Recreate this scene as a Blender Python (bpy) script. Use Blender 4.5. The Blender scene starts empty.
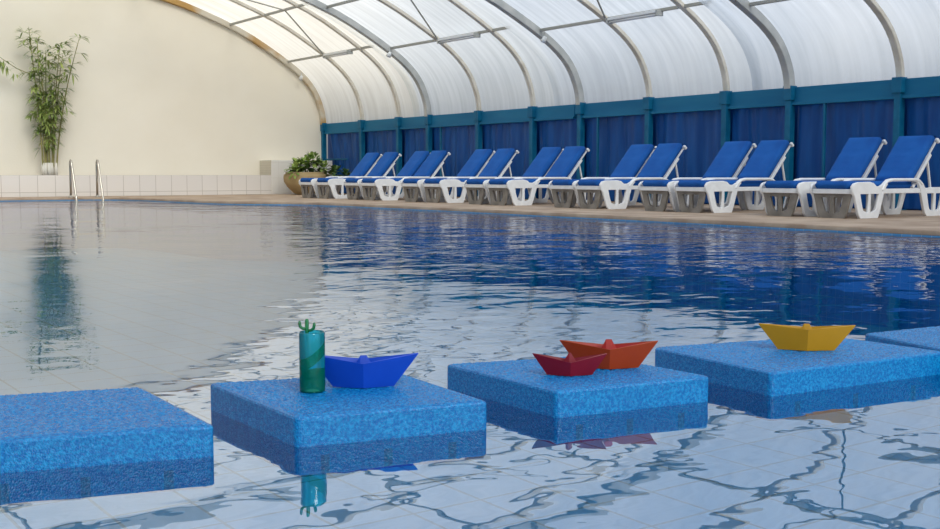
import bpy, bmesh, math, random
from mathutils import Vector, Matrix
random.seed(7)
S = bpy.context.scene
C = S.collection
PI = math.pi

# ------------------------------------------------------------------ camera
CAM_Z = 0.57
cam_d = bpy.data.cameras.new('camera')
cam_d.sensor_width = 36.0
cam_d.lens = 1105.0 / 940.0 * 36.0
cam_d.clip_start = 0.05
cam_d.clip_end = 500
cam = bpy.data.objects.new('camera', cam_d)
C.objects.link(cam)
cam.location = (0, 0, CAM_Z)
cam.rotation_euler = (math.radians(90 - 4.68), 0, math.radians(-35.47))
S.camera = cam

# ------------------------------------------------------------------ exposure
S.view_settings.view_transform = 'Standard'
S.view_settings.look = 'None'
S.view_settings.gamma = 1.0
S.view_settings.use_curve_mapping = False
S.view_settings.exposure = 0.0

# ------------------------------------------------------------------ sky
world = bpy.data.worlds.new('sky')
S.world = world
world.use_nodes = True
wn, wl = world.node_tree.nodes, world.node_tree.links
wn.clear()
w_out = wn.new('ShaderNodeOutputWorld')
w_bg = wn.new('ShaderNodeBackground')
w_bg.inputs['Strength'].default_value = 1.15
w_tc = wn.new('ShaderNodeTexCoord')
w_sep = wn.new('ShaderNodeSeparateXYZ')
w_ramp = wn.new('ShaderNodeValToRGB')
cr = w_ramp.color_ramp
cr.elements[0].position = 0.0
cr.elements[0].color = (0.16, 0.17, 0.16, 1)
cr.elements[1].position = 1.0
cr.elements[1].color = (0.42, 0.58, 0.86, 1)
for p_, c_ in ((0.06, (0.30, 0.33, 0.36, 1)), (0.12, (0.46, 0.53, 0.62, 1)), (0.35, (0.56, 0.68, 0.87, 1))):
    e_ = cr.elements.new(p_)
    e_.color = c_
w_noise = wn.new('ShaderNodeTexNoise')
w_noise.inputs['Scale'].default_value = 2.6
w_noise.inputs['Detail'].default_value = 5
w_cl = wn.new('ShaderNodeMapRange')
w_cl.inputs['From Min'].default_value = 0.42
w_cl.inputs['From Max'].default_value = 0.62
w_mix = wn.new('ShaderNodeMix')
w_mix.data_type = 'RGBA'
w_mix.inputs['B'].default_value = (1.15, 1.12, 1.08, 1)
w_m2 = wn.new('ShaderNodeMath')
w_m2.operation = 'MULTIPLY'
w_h = wn.new('ShaderNodeMapRange')
w_h.inputs['From Min'].default_value = 0.04
w_h.inputs['From Max'].default_value = 0.16
wl.new(w_tc.outputs['Generated'], w_sep.inputs[0])
wl.new(w_sep.outputs['Z'], w_ramp.inputs['Fac'])
wl.new(w_tc.outputs['Generated'], w_noise.inputs['Vector'])
wl.new(w_noise.outputs['Fac'], w_cl.inputs['Value'])
wl.new(w_sep.outputs['Z'], w_h.inputs['Value'])
wl.new(w_cl.outputs['Result'], w_m2.inputs[0])
wl.new(w_h.outputs['Result'], w_m2.inputs[1])
wl.new(w_m2.outputs[0], w_mix.inputs['Factor'])
wl.new(w_ramp.outputs['Color'], w_mix.inputs['A'])
wl.new(w_mix.outputs['Result'], w_bg.inputs['Color'])
wl.new(w_bg.outputs[0], w_out.inputs[0])

# ------------------------------------------------------------------ sun
sun_d = bpy.data.lights.new('sun', 'SUN')
sun_d.energy = 3.9
sun_d.angle = math.radians(28)
sun_d.color = (1.0, 0.95, 0.84)
sun = bpy.data.objects.new('sun', sun_d)
C.objects.link(sun)
# light travels mostly towards the far cream wall (+Y), a little towards +X, downwards
sun.rotation_euler = Vector((0.10, 0.78, -0.62)).to_track_quat('-Z', 'Y').to_euler()

WZ = 0.026      # water level
DZ = 0.08      # deck level

# ------------------------------------------------------------------ materials
def mat(name, col=(0.5, 0.5, 0.5), rough=0.5, metal=0.0, spec=0.5):
    m = bpy.data.materials.new(name)
    m.use_nodes = True
    b = m.node_tree.nodes['Principled BSDF']
    b.inputs['Base Color'].default_value = (*col, 1)
    b.inputs['Roughness'].default_value = rough
    b.inputs['Metallic'].default_value = metal
    b.inputs['Specular IOR Level'].default_value = spec
    return m

def nodes(m):
    return m.node_tree.nodes, m.node_tree.links, m.node_tree.nodes['Principled BSDF']

def noise_col(m, c1, c2, scale, detail=4, bump=0.0, bscale=None, stretch=(1, 1, 1), lo=0.35, hi=0.65, bdist=0.01):
    n, l, b = nodes(m)
    tc = n.new('ShaderNodeTexCoord')
    mp = n.new('ShaderNodeMapping')
    mp.inputs['Scale'].default_value = stretch
    tx = n.new('ShaderNodeTexNoise')
    tx.inputs['Scale'].default_value = scale
    tx.inputs['Detail'].default_value = detail
    r = n.new('ShaderNodeValToRGB')
    r.color_ramp.elements[0].position = lo
    r.color_ramp.elements[0].color = (*c1, 1)
    r.color_ramp.elements[1].position = hi
    r.color_ramp.elements[1].color = (*c2, 1)
    l.new(tc.outputs['Object'], mp.inputs[0])
    l.new(mp.outputs[0], tx.inputs['Vector'])
    l.new(tx.outputs['Fac'], r.inputs['Fac'])
    l.new(r.outputs['Color'], b.inputs['Base Color'])
    if bump:
        t2 = n.new('ShaderNodeTexNoise')
        t2.inputs['Scale'].default_value = bscale or scale
        t2.inputs['Detail'].default_value = 2
        l.new(mp.outputs[0], t2.inputs['Vector'])
        bp = n.new('ShaderNodeBump')
        bp.inputs['Strength'].default_value = bump
        bp.inputs['Distance'].default_value = bdist
        l.new(t2.outputs['Fac'], bp.inputs['Height'])
        l.new(bp.outputs[0], b.inputs['Normal'])
    return m

def tile_mat(name, c1, c2, grout, w, h, gap, plane='XZ', rough=0.25, off=(0, 0, 0), bumpy=True):
    """square tiles laid in a grid, in metres, in the given plane of object space"""
    m = mat(name, c1, rough)
    n, l, b = nodes(m)
    tc = n.new('ShaderNodeTexCoord')
    sp = n.new('ShaderNodeSeparateXYZ')
    cb = n.new('ShaderNodeCombineXYZ')
    l.new(tc.outputs['Object'], sp.inputs[0])
    l.new(sp.outputs[plane[0]], cb.inputs[0])
    l.new(sp.outputs[plane[1]], cb.inputs[1])
    mp = n.new('ShaderNodeMapping')
    mp.inputs['Location'].default_value = off
    l.new(cb.outputs[0], mp.inputs[0])
    br = n.new('ShaderNodeTexBrick')
    br.offset = 0.0
    br.inputs['Scale'].default_value = 1.0
    br.inputs['Brick Width'].default_value = w
    br.inputs['Row Height'].default_value = h
    br.inputs['Mortar Size'].default_value = gap
    br.inputs['Mortar Smooth'].default_value = 0.2
    br.inputs['Color1'].default_value = (*c1, 1)
    br.inputs['Color2'].default_value = (*c2, 1)
    br.inputs['Mortar'].default_value = (*grout, 1)
    l.new(mp.outputs[0], br.inputs['Vector'])
    l.new(br.outputs['Color'], b.inputs['Base Color'])
    return m

M = {}
M['cream'] = noise_col(mat('cream_plaster', rough=0.85, spec=0.2), (0.83, 0.775, 0.66), (0.87, 0.82, 0.71), 0.7, 5, 0.15, 30)
M['ledge_tile'] = tile_mat('white_ledge_tile', (0.78, 0.74, 0.70), (0.74, 0.71, 0.68), (0.48, 0.44, 0.40), 0.37, 0.37, 0.006, 'XZ', 0.35, (0.05, 0.195, 0))
M['block_tile'] = tile_mat('white_block_tile', (0.80, 0.78, 0.74), (0.78, 0.76, 0.72), (0.70, 0.67, 0.62), 0.80, 0.37, 0.004, 'XZ', 0.35, (0.1, 0.265, 0))
M['mosaic'] = tile_mat('fine_mosaic_tile', (0.60, 0.56, 0.46), (0.58, 0.54, 0.445), (0.48, 0.44, 0.36), 0.06, 0.06, 0.004, 'YZ', 0.4)
M['deck'] = noise_col(mat('worn_deck_stone', rough=0.7, spec=0.3), (0.31, 0.22, 0.155), (0.47, 0.36, 0.265), 2.2, 6, 0.2, 40)
M['pool_tile'] = tile_mat('pale_pool_floor_tile', (0.70, 0.84, 0.90), (0.66, 0.81, 0.88), (0.40, 0.36, 0.30), 0.38, 0.38, 0.009, 'XY', 0.4)
M['pool_wall'] = tile_mat('blue_pool_edge_tile', (0.10, 0.34, 0.62), (0.08, 0.30, 0.56), (0.30, 0.45, 0.6), 0.1, 0.1, 0.004, 'YZ', 0.3)
M['teal'] = noise_col(mat('teal_blue_paint', rough=0.5, spec=0.25), (0.000, 0.105, 0.22), (0.004, 0.14, 0.27), 6, 4)
M['fascia'] = noise_col(mat('faded_teal_fascia', rough=0.5, spec=0.2), (0.004, 0.13, 0.27), (0.012, 0.165, 0.31), 1.5, 4, stretch=(1, 0.4, 3))
M['rib'] = noise_col(mat('cream_painted_steel', rough=0.4), (0.58, 0.54, 0.46), (0.70, 0.67, 0.60), 4, 4)
M['rib_grey'] = noise_col(mat('grey_galvanised_steel', rough=0.4, metal=0.2), (0.38, 0.40, 0.40), (0.50, 0.51, 0.50), 4, 4)
M['rib_rust'] = noise_col(mat('rust_stained_steel', rough=0.5), (0.46, 0.27, 0.08), (0.60, 0.55, 0.45), 0.9, 5, lo=0.40, hi=0.52)
M['purlin'] = mat('grey_steel_tube', (0.36, 0.36, 0.33), 0.4, 0.2)
M['white_plastic'] = noise_col(mat('white_resin', rough=0.35), (0.74, 0.75, 0.76), (0.82, 0.83, 0.84), 8, 3)
M['shaded_resin'] = noise_col(mat('shade_grey_resin', rough=0.5), (0.12, 0.105, 0.09), (0.24, 0.22, 0.195), 5, 5)  # white resin with the shade on the pool-facing foot panels put into its colour
M['cushion'] = noise_col(mat('blue_cushion_fabric', rough=0.75, spec=0.25), (0.002, 0.072, 0.31), (0.005, 0.098, 0.38), 3, 4, 0.3, 9, bdist=0.02)
M['steel'] = mat('brushed_stainless_steel', (0.48, 0.45, 0.40), 0.28, 0.9)
M['white_metal'] = mat('white_enamel', (0.75, 0.77, 0.78), 0.35)
M['dark'] = mat('dark_gap', (0.01, 0.02, 0.03), 0.6)
M['soil'] = noise_col(mat('dark_soil', rough=0.9), (0.03, 0.02, 0.012), (0.07, 0.045, 0.03), 30)
M['clay'] = noise_col(mat('ochre_clay', rough=0.75), (0.32, 0.23, 0.11), (0.43, 0.32, 0.16), 3, 5, 0.2, 20)
M['tube'] = mat('frosted_lamp_tube', (0.85, 0.87, 0.88), 0.25)

def leaf_mat(name, c1, c2):
    m = noise_col(mat(name, rough=0.5), c1, c2, 5, 3)
    return m
M['bamboo_leaf'] = leaf_mat('bamboo_leaf_green', (0.16, 0.26, 0.05), (0.40, 0.46, 0.14))
M['bamboo_stem'] = noise_col(mat('bamboo_stem', rough=0.5), (0.17, 0.18, 0.05), (0.36, 0.31, 0.12), 4, 3, stretch=(1, 1, 0.6))
M['bush_leaf'] = leaf_mat('bush_leaf_green', (0.13, 0.24, 0.04), (0.32, 0.42, 0.10))
M['bush_leaf_dark'] = leaf_mat('bush_leaf_dark_green', (0.03, 0.09, 0.02), (0.09, 0.17, 0.04))
M['whitewash'] = mat('whitewashed_base', (0.72, 0.69, 0.62), 0.7)

def foam_mat():
    m = mat('blue_eva_foam', (0.0, 0.22, 0.62), 0.24, spec=0.35)
    n, l, b = nodes(m)
    tc = n.new('ShaderNodeTexCoord')
    tx = n.new('ShaderNodeTexNoise')
    tx.inputs['Scale'].default_value = 150
    tx.inputs['Detail'].default_value = 2
    r = n.new('ShaderNodeValToRGB')
    r.color_ramp.elements[0].position = 0.40
    r.color_ramp.elements[0].color = (0.0, 0.105, 0.33, 1)
    r.color_ramp.elements[1].position = 0.66
    r.color_ramp.elements[1].color = (0.004, 0.205, 0.49, 1)  # lighter flecks: glints on the foam skin painted into the base colour
    v = n.new('ShaderNodeTexVoronoi')
    v.inputs['Scale'].default_value = 260
    bp = n.new('ShaderNodeBump')
    bp.inputs['Strength'].default_value = 0.9
    bp.inputs['Distance'].default_value = 0.0014
    l.new(tc.outputs['Object'], tx.inputs['Vector'])
    l.new(tc.outputs['Object'], v.inputs['Vector'])
    l.new(tx.outputs['Fac'], r.inputs['Fac'])
    l.new(r.outputs['Color'], b.inputs['Base Color'])
    l.new(v.outputs['Distance'], bp.inputs['Height'])
    l.new(bp.outputs[0], b.inputs['Normal'])
    return m
M['foam'] = foam_mat()

def paper(name, c1, c2):
    m = noise_col(mat(name, rough=0.45, spec=0.4), c1, c2, 12, 3)
    return m
M['paper_blue'] = paper('blue_paper', (0.0, 0.045, 0.42), (0.0, 0.055, 0.48))
M['paper_red'] = paper('crimson_paper', (0.13, 0.000, 0.010), (0.16, 0.001, 0.014))
M['paper_orange'] = paper('orange_paper', (0.24, 0.028, 0.001), (0.28, 0.034, 0.002))
M['paper_scarlet'] = paper('scarlet_paper', (0.25, 0.008, 0.006), (0.30, 0.010, 0.008))
M['paper_yellow'] = paper('yellow_paper', (0.33, 0.18, 0.001), (0.38, 0.205, 0.002))

def panel_mat(c_lo, c_hi, clear):
    """milky twin-wall sheet: scatters daylight, and lets a share of it straight through"""
    m = bpy.data.materials.new('milky_polycarbonate')
    m.use_nodes = True
    n, l = m.node_tree.nodes, m.node_tree.links
    n.clear()
    out = n.new('ShaderNodeOutputMaterial')
    tr = n.new('ShaderNodeBsdfTranslucent')
    df = n.new('ShaderNodeBsdfDiffuse')
    tp = n.new('ShaderNodeBsdfTransparent')
    gl = n.new('ShaderNodeBsdfGlossy')
    gl.inputs['Roughness'].default_value = 0.25
    tc = n.new('ShaderNodeTexCoord')
    mp = n.new('ShaderNodeMapping')
    mp.inputs['Scale'].default_value = (0.35, 6.0, 0.35)
    nz = n.new('ShaderNodeTexNoise')
    nz.inputs['Scale'].default_value = 1.6
    nz.inputs['Detail'].default_value = 6
    r = n.new('ShaderNodeValToRGB')
    r.color_ramp.elements[0].position = 0.3
    r.color_ramp.elements[0].color = (*c_lo, 1)
    r.color_ramp.elements[1].position = 0.7
    r.color_ramp.elements[1].color = (*c_hi, 1)
    l.new(tc.outputs['Object'], mp.inputs[0])
    l.new(mp.outputs[0], nz.inputs['Vector'])
    l.new(nz.outputs['Fac'], r.inputs['Fac'])
    l.new(r.outputs['Color'], tr.inputs['Color'])
    l.new(r.outputs['Color'], df.inputs['Color'])
    tp.inputs['Color'].default_value = (0.92, 0.95, 0.97, 1)
    m1 = n.new('ShaderNodeMixShader')
    m1.inputs[0].default_value = 0.22
    l.new(tr.outputs[0], m1.inputs[1])
    l.new(df.outputs[0], m1.inputs[2])
    lw = n.new('ShaderNodeLayerWeight')
    lw.inputs['Blend'].default_value = 0.35
    mr = n.new('ShaderNodeMapRange')
    mr.inputs['To Min'].default_value = clear
    mr.inputs['To Max'].default_value = 0.08
    l.new(lw.outputs['Facing'], mr.inputs['Value'])
    m2 = n.new('ShaderNodeMixShader')
    l.new(mr.outputs[0], m2.inputs[0])
    l.new(m1.outputs[0], m2.inputs[1])
    l.new(tp.outputs[0], m2.inputs[2])
    m3 = n.new('ShaderNodeMixShader')
    m3.inputs[0].default_value = 0.05
    l.new(m2.outputs[0], m3.inputs[1])
    l.new(gl.outputs[0], m3.inputs[2])
    l.new(m3.outputs[0], out.inputs[0])
    return m
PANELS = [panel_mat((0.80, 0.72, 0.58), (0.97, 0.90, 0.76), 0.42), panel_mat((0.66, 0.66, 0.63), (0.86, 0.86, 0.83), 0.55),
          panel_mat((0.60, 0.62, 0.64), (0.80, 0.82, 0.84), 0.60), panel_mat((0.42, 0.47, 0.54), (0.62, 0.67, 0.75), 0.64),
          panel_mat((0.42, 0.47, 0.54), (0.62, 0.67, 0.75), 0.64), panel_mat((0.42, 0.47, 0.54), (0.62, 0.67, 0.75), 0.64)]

def curtain_mat():
    m = noise_col(mat('blue_tarpaulin', rough=0.42, spec=0.3), (0.001, 0.062, 0.27), (0.003, 0.098, 0.37), 2.5, 5, stretch=(1, 3, 0.4))
    n, l, b = nodes(m)
    out = n['Material Output']
    tr = n.new('ShaderNodeBsdfTranslucent')
    tr.inputs['Color'].default_value = (0.02, 0.07, 0.26, 1)
    mx = n.new('ShaderNodeMixShader')
    mx.inputs[0].default_value = 0.15
    l.new(b.outputs[0], mx.inputs[1])
    l.new(tr.outputs[0], mx.inputs[2])
    l.new(mx.outputs[0], out.inputs[0])
    return m
M['curtain'] = curtain_mat()

def water_mat():
    m = bpy.data.materials.new('pool_water')
    m.use_nodes = True
    n, l = m.node_tree.nodes, m.node_tree.links
    n.clear()
    out = n.new('ShaderNodeOutputMaterial')
    tp = n.new('ShaderNodeBsdfTransparent')
    tp.inputs['Color'].default_value = (0.01, 0.52, 0.73, 1)
    gl = n.new('ShaderNodeBsdfGlossy')
    gl.inputs['Roughness'].default_value = 0.0
    gl.inputs['Color'].default_value = (1, 1, 1, 1)
    fr = n.new('ShaderNodeFresnel')
    fr.inputs['IOR'].default_value = 1.45
    mx = n.new('ShaderNodeMixShader')
    tc = n.new('ShaderNodeTexCoord')
    def nz(scale, detail, stretch, dist=0.0):
        mp = n.new('ShaderNodeMapping')
        mp.inputs['Scale'].default_value = stretch
        mp.inputs['Rotation'].default_value = (0, 0, math.radians(25))
        t = n.new('ShaderNodeTexNoise')
        t.inputs['Scale'].default_value = scale
        t.inputs['Detail'].default_value = detail
        t.inputs['Roughness'].default_value = 0.45
        t.inputs['Distortion'].default_value = dist
        l.new(tc.outputs['Object'], mp.inputs[0])
        l.new(mp.outputs[0], t.inputs['Vector'])
        return t.outputs['Fac']
    def mul(a, k):
        q = n.new('ShaderNodeMath')
        q.operation = 'MULTIPLY'
        l.new(a, q.inputs[0])
        if isinstance(k, float):
            q.inputs[1].default_value = k
        else:
            l.new(k, q.inputs[1])
        return q.outputs[0]
    def add(a, b_):
        q = n.new('ShaderNodeMath')
        l.new(a, q.inputs[0])
        l.new(b_, q.inputs[1])
        return q.outputs[0]
    swell = mul(nz(1.3, 1.0, (1, 1, 1)), 0.020)
    ripple = mul(nz(5.0, 2.0, (1, 1.3, 1), 0.3), 0.0075)
    # breezy towards the loungers, calmer on the left
    sp = n.new('ShaderNodeSeparateXYZ')
    l.new(tc.outputs['Object'], sp.inputs[0])
    zone = n.new('ShaderNodeMapRange')
    zone.inputs['From Min'].default_value = 1.5
    zone.inputs['From Max'].default_value = 6.5
    zone.inputs['To Min'].default_value = 0.38
    zone.inputs['To Max'].default_value = 1.3
    l.new(sp.outputs['X'], zone.inputs['Value'])
    patch = n.new('ShaderNodeMapRange')
    patch.inputs['From Min'].default_value = 0.35
    patch.inputs['From Max'].default_value = 0.65
    patch.inputs['To Min'].default_value = 0.5
    patch.inputs['To Max'].default_value = 1.4
    l.new(nz(0.35, 1.0, (1, 1, 1)), patch.inputs['Value'])
    near = n.new('ShaderNodeMapRange')
    near.inputs['From Min'].default_value = 1.0
    near.inputs['From Max'].default_value = 6.0
    near.inputs['To Min'].default_value = 0.42
    near.inputs['To Max'].default_value = 1.0
    l.new(sp.outputs['Y'], near.inputs['Value'])
    swell = mul(swell, near.outputs[0])
    ripple = mul(ripple, near.outputs[0])
    h = add(mul(swell, zone.outputs[0]), mul(mul(ripple, zone.outputs[0]), patch.outputs[0]))
    bp = n.new('ShaderNodeBump')
    bp.inputs['Strength'].default_value = 1.0
    bp.inputs['Distance'].default_value = 1.0
    l.new(h, bp.inputs['Height'])
    l.new(bp.outputs[0], gl.inputs['Normal'])
    l.new(bp.outputs[0], fr.inputs['Normal'])
    rf = n.new('ShaderNodeMapRange')
    rf.inputs['To Min'].default_value = 0.33
    rf.inputs['To Max'].default_value = 0.74
    l.new(fr.outputs[0], rf.inputs['Value'])
    l.new(rf.outputs[0], mx.inputs[0])
    l.new(tp.outputs[0], mx.inputs[1])
    l.new(gl.outputs[0], mx.inputs[2])
    l.new(mx.outputs[0], out.inputs[0])
    return m
M['water'] = water_mat()

# ------------------------------------------------------------------ mesh helpers
def link(name, me, m=None, parent=None, smooth=False):
    o = bpy.data.objects.new(name, me)
    C.objects.link(o)
    if m is not None:
        me.materials.append(m)
    if parent is not None:
        o.parent = parent
    if smooth:
        for p in me.polygons:
            p.use_smooth = True
    return o

def obj(name, bm, m=None, parent=None, smooth=False):
    me = bpy.data.meshes.new(name)
    bm.normal_update()
    bm.to_mesh(me)
    bm.free()
    return link(name, me, m, parent, smooth)

def tag(o, label, cat, group=None, kind=None):
    o['label'] = label
    o['category'] = cat
    if group:
        o['group'] = group
    if kind:
        o['kind'] = kind
    return o

def empty(name, loc, rz=0.0):
    o = bpy.data.objects.new(name, None)
    C.objects.link(o)
    o.location = loc
    o.rotation_euler = (0, 0, rz)
    o.empty_display_size = 0.1
    return o

def struct(o):
    o['kind'] = 'structure'
    return o

def box(bm, lo, hi, bev=0.0):
    lo, hi = Vector(lo), Vector(hi)
    r = bmesh.ops.create_cube(bm, size=1.0)
    bmesh.ops.scale(bm, vec=hi - lo, verts=r['verts'])
    bmesh.ops.translate(bm, vec=(lo + hi) / 2, verts=r['verts'])
    if bev:
        ed = set()
        for v in r['verts']:
            ed.update(v.link_edges)
        bmesh.ops.bevel(bm, geom=list(ed), offset=bev, segments=2, affect='EDGES', profile=0.5)
    return bm

def sweep(bm, pts, prof, closed_ends=True, up=Vector((0, 0, 1))):
    """sweep a 2D profile (side, up) along pts"""
    pts = [Vector(p) for p in pts]
    rings = []
    prev_n = None
    for i, p in enumerate(pts):
        a = pts[max(i - 1, 0)]
        b = pts[min(i + 1, len(pts) - 1)]
        t = (b - a).normalized()
        if prev_n is None:
            u = up
            if abs(t.dot(u)) > 0.95:
                u = Vector((1, 0, 0))
            nrm = (u - t * u.dot(t)).normalized()
        else:
            nrm = (prev_n - t * prev_n.dot(t)).normalized()
        prev_n = nrm
        s = t.cross(nrm)
        rings.append([bm.verts.new(p + s * q[0] + nrm * q[1]) for q in prof])
    k = len(prof)
    for i in range(len(rings) - 1):
        for j in range(k):
            bm.faces.new((rings[i][j], rings[i][(j + 1) % k], rings[i + 1][(j + 1) % k], rings[i + 1][j]))
    if closed_ends:
        bm.faces.new(rings[0][::-1])
        bm.faces.new(rings[-1])
    return bm

def circ(r, k=10):
    return [(r * math.cos(2 * PI * i / k), r * math.sin(2 * PI * i / k)) for i in range(k)]

def rect(w, h, c=0.0):
    if not c:
        return [(-w / 2, -h / 2), (w / 2, -h / 2), (w / 2, h / 2), (-w / 2, h / 2)]
    a, b = w / 2, h / 2
    return [(-a + c, -b), (a - c, -b), (a, -b + c), (a, b - c), (a - c, b), (-a + c, b), (-a, b - c), (-a, -b + c)]

def tube(bm, pts, r, k=10):
    return sweep(bm, pts, circ(r, k))

def taper_tube(bm, pts, radii, k=6):
    pts = [Vector(p) for p in pts]
    rings = []
    for i, p in enumerate(pts):
        t = (pts[min(i + 1, len(pts) - 1)] - pts[max(i - 1, 0)]).normalized()
        u = Vector((1, 0, 0)) if abs(t.x) < 0.9 else Vector((0, 1, 0))
        nrm = (u - t * u.dot(t)).normalized()
        s = t.cross(nrm)
        rings.append([bm.verts.new(p + s * radii[i] * math.cos(2 * PI * j / k) + nrm * radii[i] * math.sin(2 * PI * j / k)) for j in range(k)])
    for i in range(len(rings) - 1):
        for j in range(k):
            bm.faces.new((rings[i][j], rings[i][(j + 1) % k], rings[i + 1][(j + 1) % k], rings[i + 1][j]))
    bm.faces.new(rings[0][::-1])
    bm.faces.new(rings[-1])
    return bm

def lathe(bm, prof, k=32, cx=0.0, cy=0.0):
    rings = []
    for r, z in prof:
        if r < 1e-6:
            rings.append([bm.verts.new((cx, cy, z))])
        else:
            rings.append([bm.verts.new((cx + r * math.cos(2 * PI * i / k), cy + r * math.sin(2 * PI * i / k), z)) for i in range(k)])
    for a, b in zip(rings, rings[1:]):
        for i in range(k):
            j = (i + 1) % k
            if len(a) == 1 and len(b) == 1:
                continue
            if len(a) == 1:
                bm.faces.new((a[0], b[j], b[i]))
            elif len(b) == 1:
                bm.faces.new((a[i], a[j], b[0]))
            else:
                bm.faces.new((a[i], a[j], b[j], b[i]))
    return bm

def plate(name, outer, holes, thick, m, parent=None, bevel=0.0, mapping=None):
    """flat plate with holes from 2D outlines; mapping turns (u, v, w) into xyz"""
    cu = bpy.data.curves.new('tmp', 'CURVE')
    cu.dimensions = '2D'
    cu.fill_mode = 'BOTH'
    cu.extrude = max(thick / 2 - bevel, 0.0001)
    cu.bevel_depth = bevel
    cu.bevel_resolution = 1
    for loop in [outer] + list(holes):
        sp = cu.splines.new('POLY')
        sp.points.add(len(loop) - 1)
        for q, (u, v) in zip(sp.points, loop):
            q.co = (u, v, 0, 1)
        sp.use_cyclic_u = True
    t = bpy.data.objects.new('tmp', cu)
    C.objects.link(t)
    dg = bpy.context.evaluated_depsgraph_get()
    dg.update()
    me = bpy.data.meshes.new_from_object(t.evaluated_get(dg))
    bpy.data.objects.remove(t)
    bpy.data.curves.remove(cu)
    if mapping:
        for v in me.vertices:
            v.co = Vector(mapping(*v.co))
        b2 = bmesh.new()
        b2.from_mesh(me)
        bmesh.ops.recalc_face_normals(b2, faces=b2.faces)
        b2.to_mesh(me)
        b2.free()
    me.materials.clear()
    me.name = name
    return link(name, me, m, parent)

def copy_tree(o, parent=None):
    c = o.copy()
    C.objects.link(c)
    if parent is not None:
        c.parent = parent
        c.matrix_parent_inverse = o.matrix_parent_inverse
    for ch in list(o.children):
        copy_tree(ch, c)
    return c

ORD = ['first', 'second', 'third', 'fourth', 'fifth', 'sixth', 'seventh', 'eighth', 'ninth', 'tenth', 'eleventh', 'twelfth', 'thirteenth', 'fourteenth', 'fifteenth', 'sixteenth', 'seventeenth', 'eighteenth']

# ------------------------------------------------------------------ pool, deck, end wall
pool = [(8.62, -5.0), (8.70, 2.0), (8.84, 5.0), (8.95, 7.6), (9.02, 10.0), (9.10, 13.5), (9.06, 16.4), (8.98, 17.2), (8.78, 17.75), (8.45, 18.15),
        (8.15, 18.5), (7.95, 19.0), (7.85, 19.8), (7.78, 21.5), (7.68, 22.6), (7.45, 23.2), (7.05, 23.5), (6.5, 23.65), (-4.2, 23.7), (-4.2, -5.0)]
deck_out = [(-5.9, -7.0), (13.75, -7.0), (13.75, 25.6), (-5.9, 25.6)]
dk = struct(plate('pool_deck', deck_out, [pool], 0.045, M['deck'], None, 0.006, lambda u, v, w: (u, v, w + DZ - 0.0225)))
bm = bmesh.new()
top = [bm.verts.new((x, y, DZ - 0.045)) for x, y in pool]
bot = [bm.verts.new((x, y, -0.98)) for x, y in pool]
for i in range(len(pool)):
    j = (i + 1) % len(pool)
    bm.faces.new((top[i], top[j], bot[j], bot[i]))
struct(obj('pool_lining', bm, M['pool_wall']))
bm = bmesh.new()
box(bm, (-4.4, -5.2, -1.08), (9.3, 24.0, -0.98))
struct(obj('pool_floor', bm, M['pool_tile']))
bm = bmesh.new()
bm.faces.new([bm.verts.new((x, y, WZ)) for x, y in pool])
water = tag(obj('pool_water', bm, M['water']), 'rippled blue pool water reflecting the roof and the cream wall', 'water', kind='stuff')

# ------------------------------------------------------------------ arch roof in telescoping sections
PROF = [(13.5, 1.84), (13.475, 2.08), (13.41, 2.32), (13.29, 2.60), (13.11, 2.86), (12.84, 3.12), (12.50, 3.36), (11.90, 3.72),
        (11.2, 4.08), (10.2, 4.45), (9.38, 4.68), (8.0, 4.93), (6.0, 5.15), (4.0, 5.22)]
RIDGE_X = 4.0
def profile(k, off=0.0):
    half = [(x, 1.84 + (z - 1.84) * k) for x, z in PROF]
    full = half + [(2 * RIDGE_X - x, z) for x, z in half[-2::-1]]
    # smooth once with Catmull-Rom
    out = []
    for i in range(len(full) - 1):
        p0 = full[max(i - 1, 0)]
        p1, p2 = full[i], full[i + 1]
        p3 = full[min(i + 2, len(full) - 1)]
        for s in (0.0, 0.5):
            out.append(tuple(0.5 * ((2 * p1[q]) + (-p0[q] + p2[q]) * s + (2 * p0[q] - 5 * p1[q] + 4 * p2[q] - p3[q]) * s * s
                                    + (-p0[q] + 3 * p1[q] - 3 * p2[q] + p3[q]) * s ** 3) for q in (0, 1)))
    out.append(full[-1])
    if off:
        res = []
        for i, (x, z) in enumerate(out):
            a, b = out[max(i - 1, 0)], out[min(i + 1, len(out) - 1)]
            t = Vector((b[0] - a[0], b[1] - a[1])).normalized()
            nrm = Vector((t.y, -t.x))     # outwards
            res.append((x + nrm.x * off, z + nrm.y * off))
        return res
    return out

def prof_z(k, X):
    for (xa, za), (xb, zb) in zip(PROF, PROF[1:]):
        if xb <= X <= xa:
            z = za + (zb - za) * (xa - X) / (xa - xb)
            return 1.84 + (z - 1.84) * k
    return 1.84 + (5.22 - 1.84) * k

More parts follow.
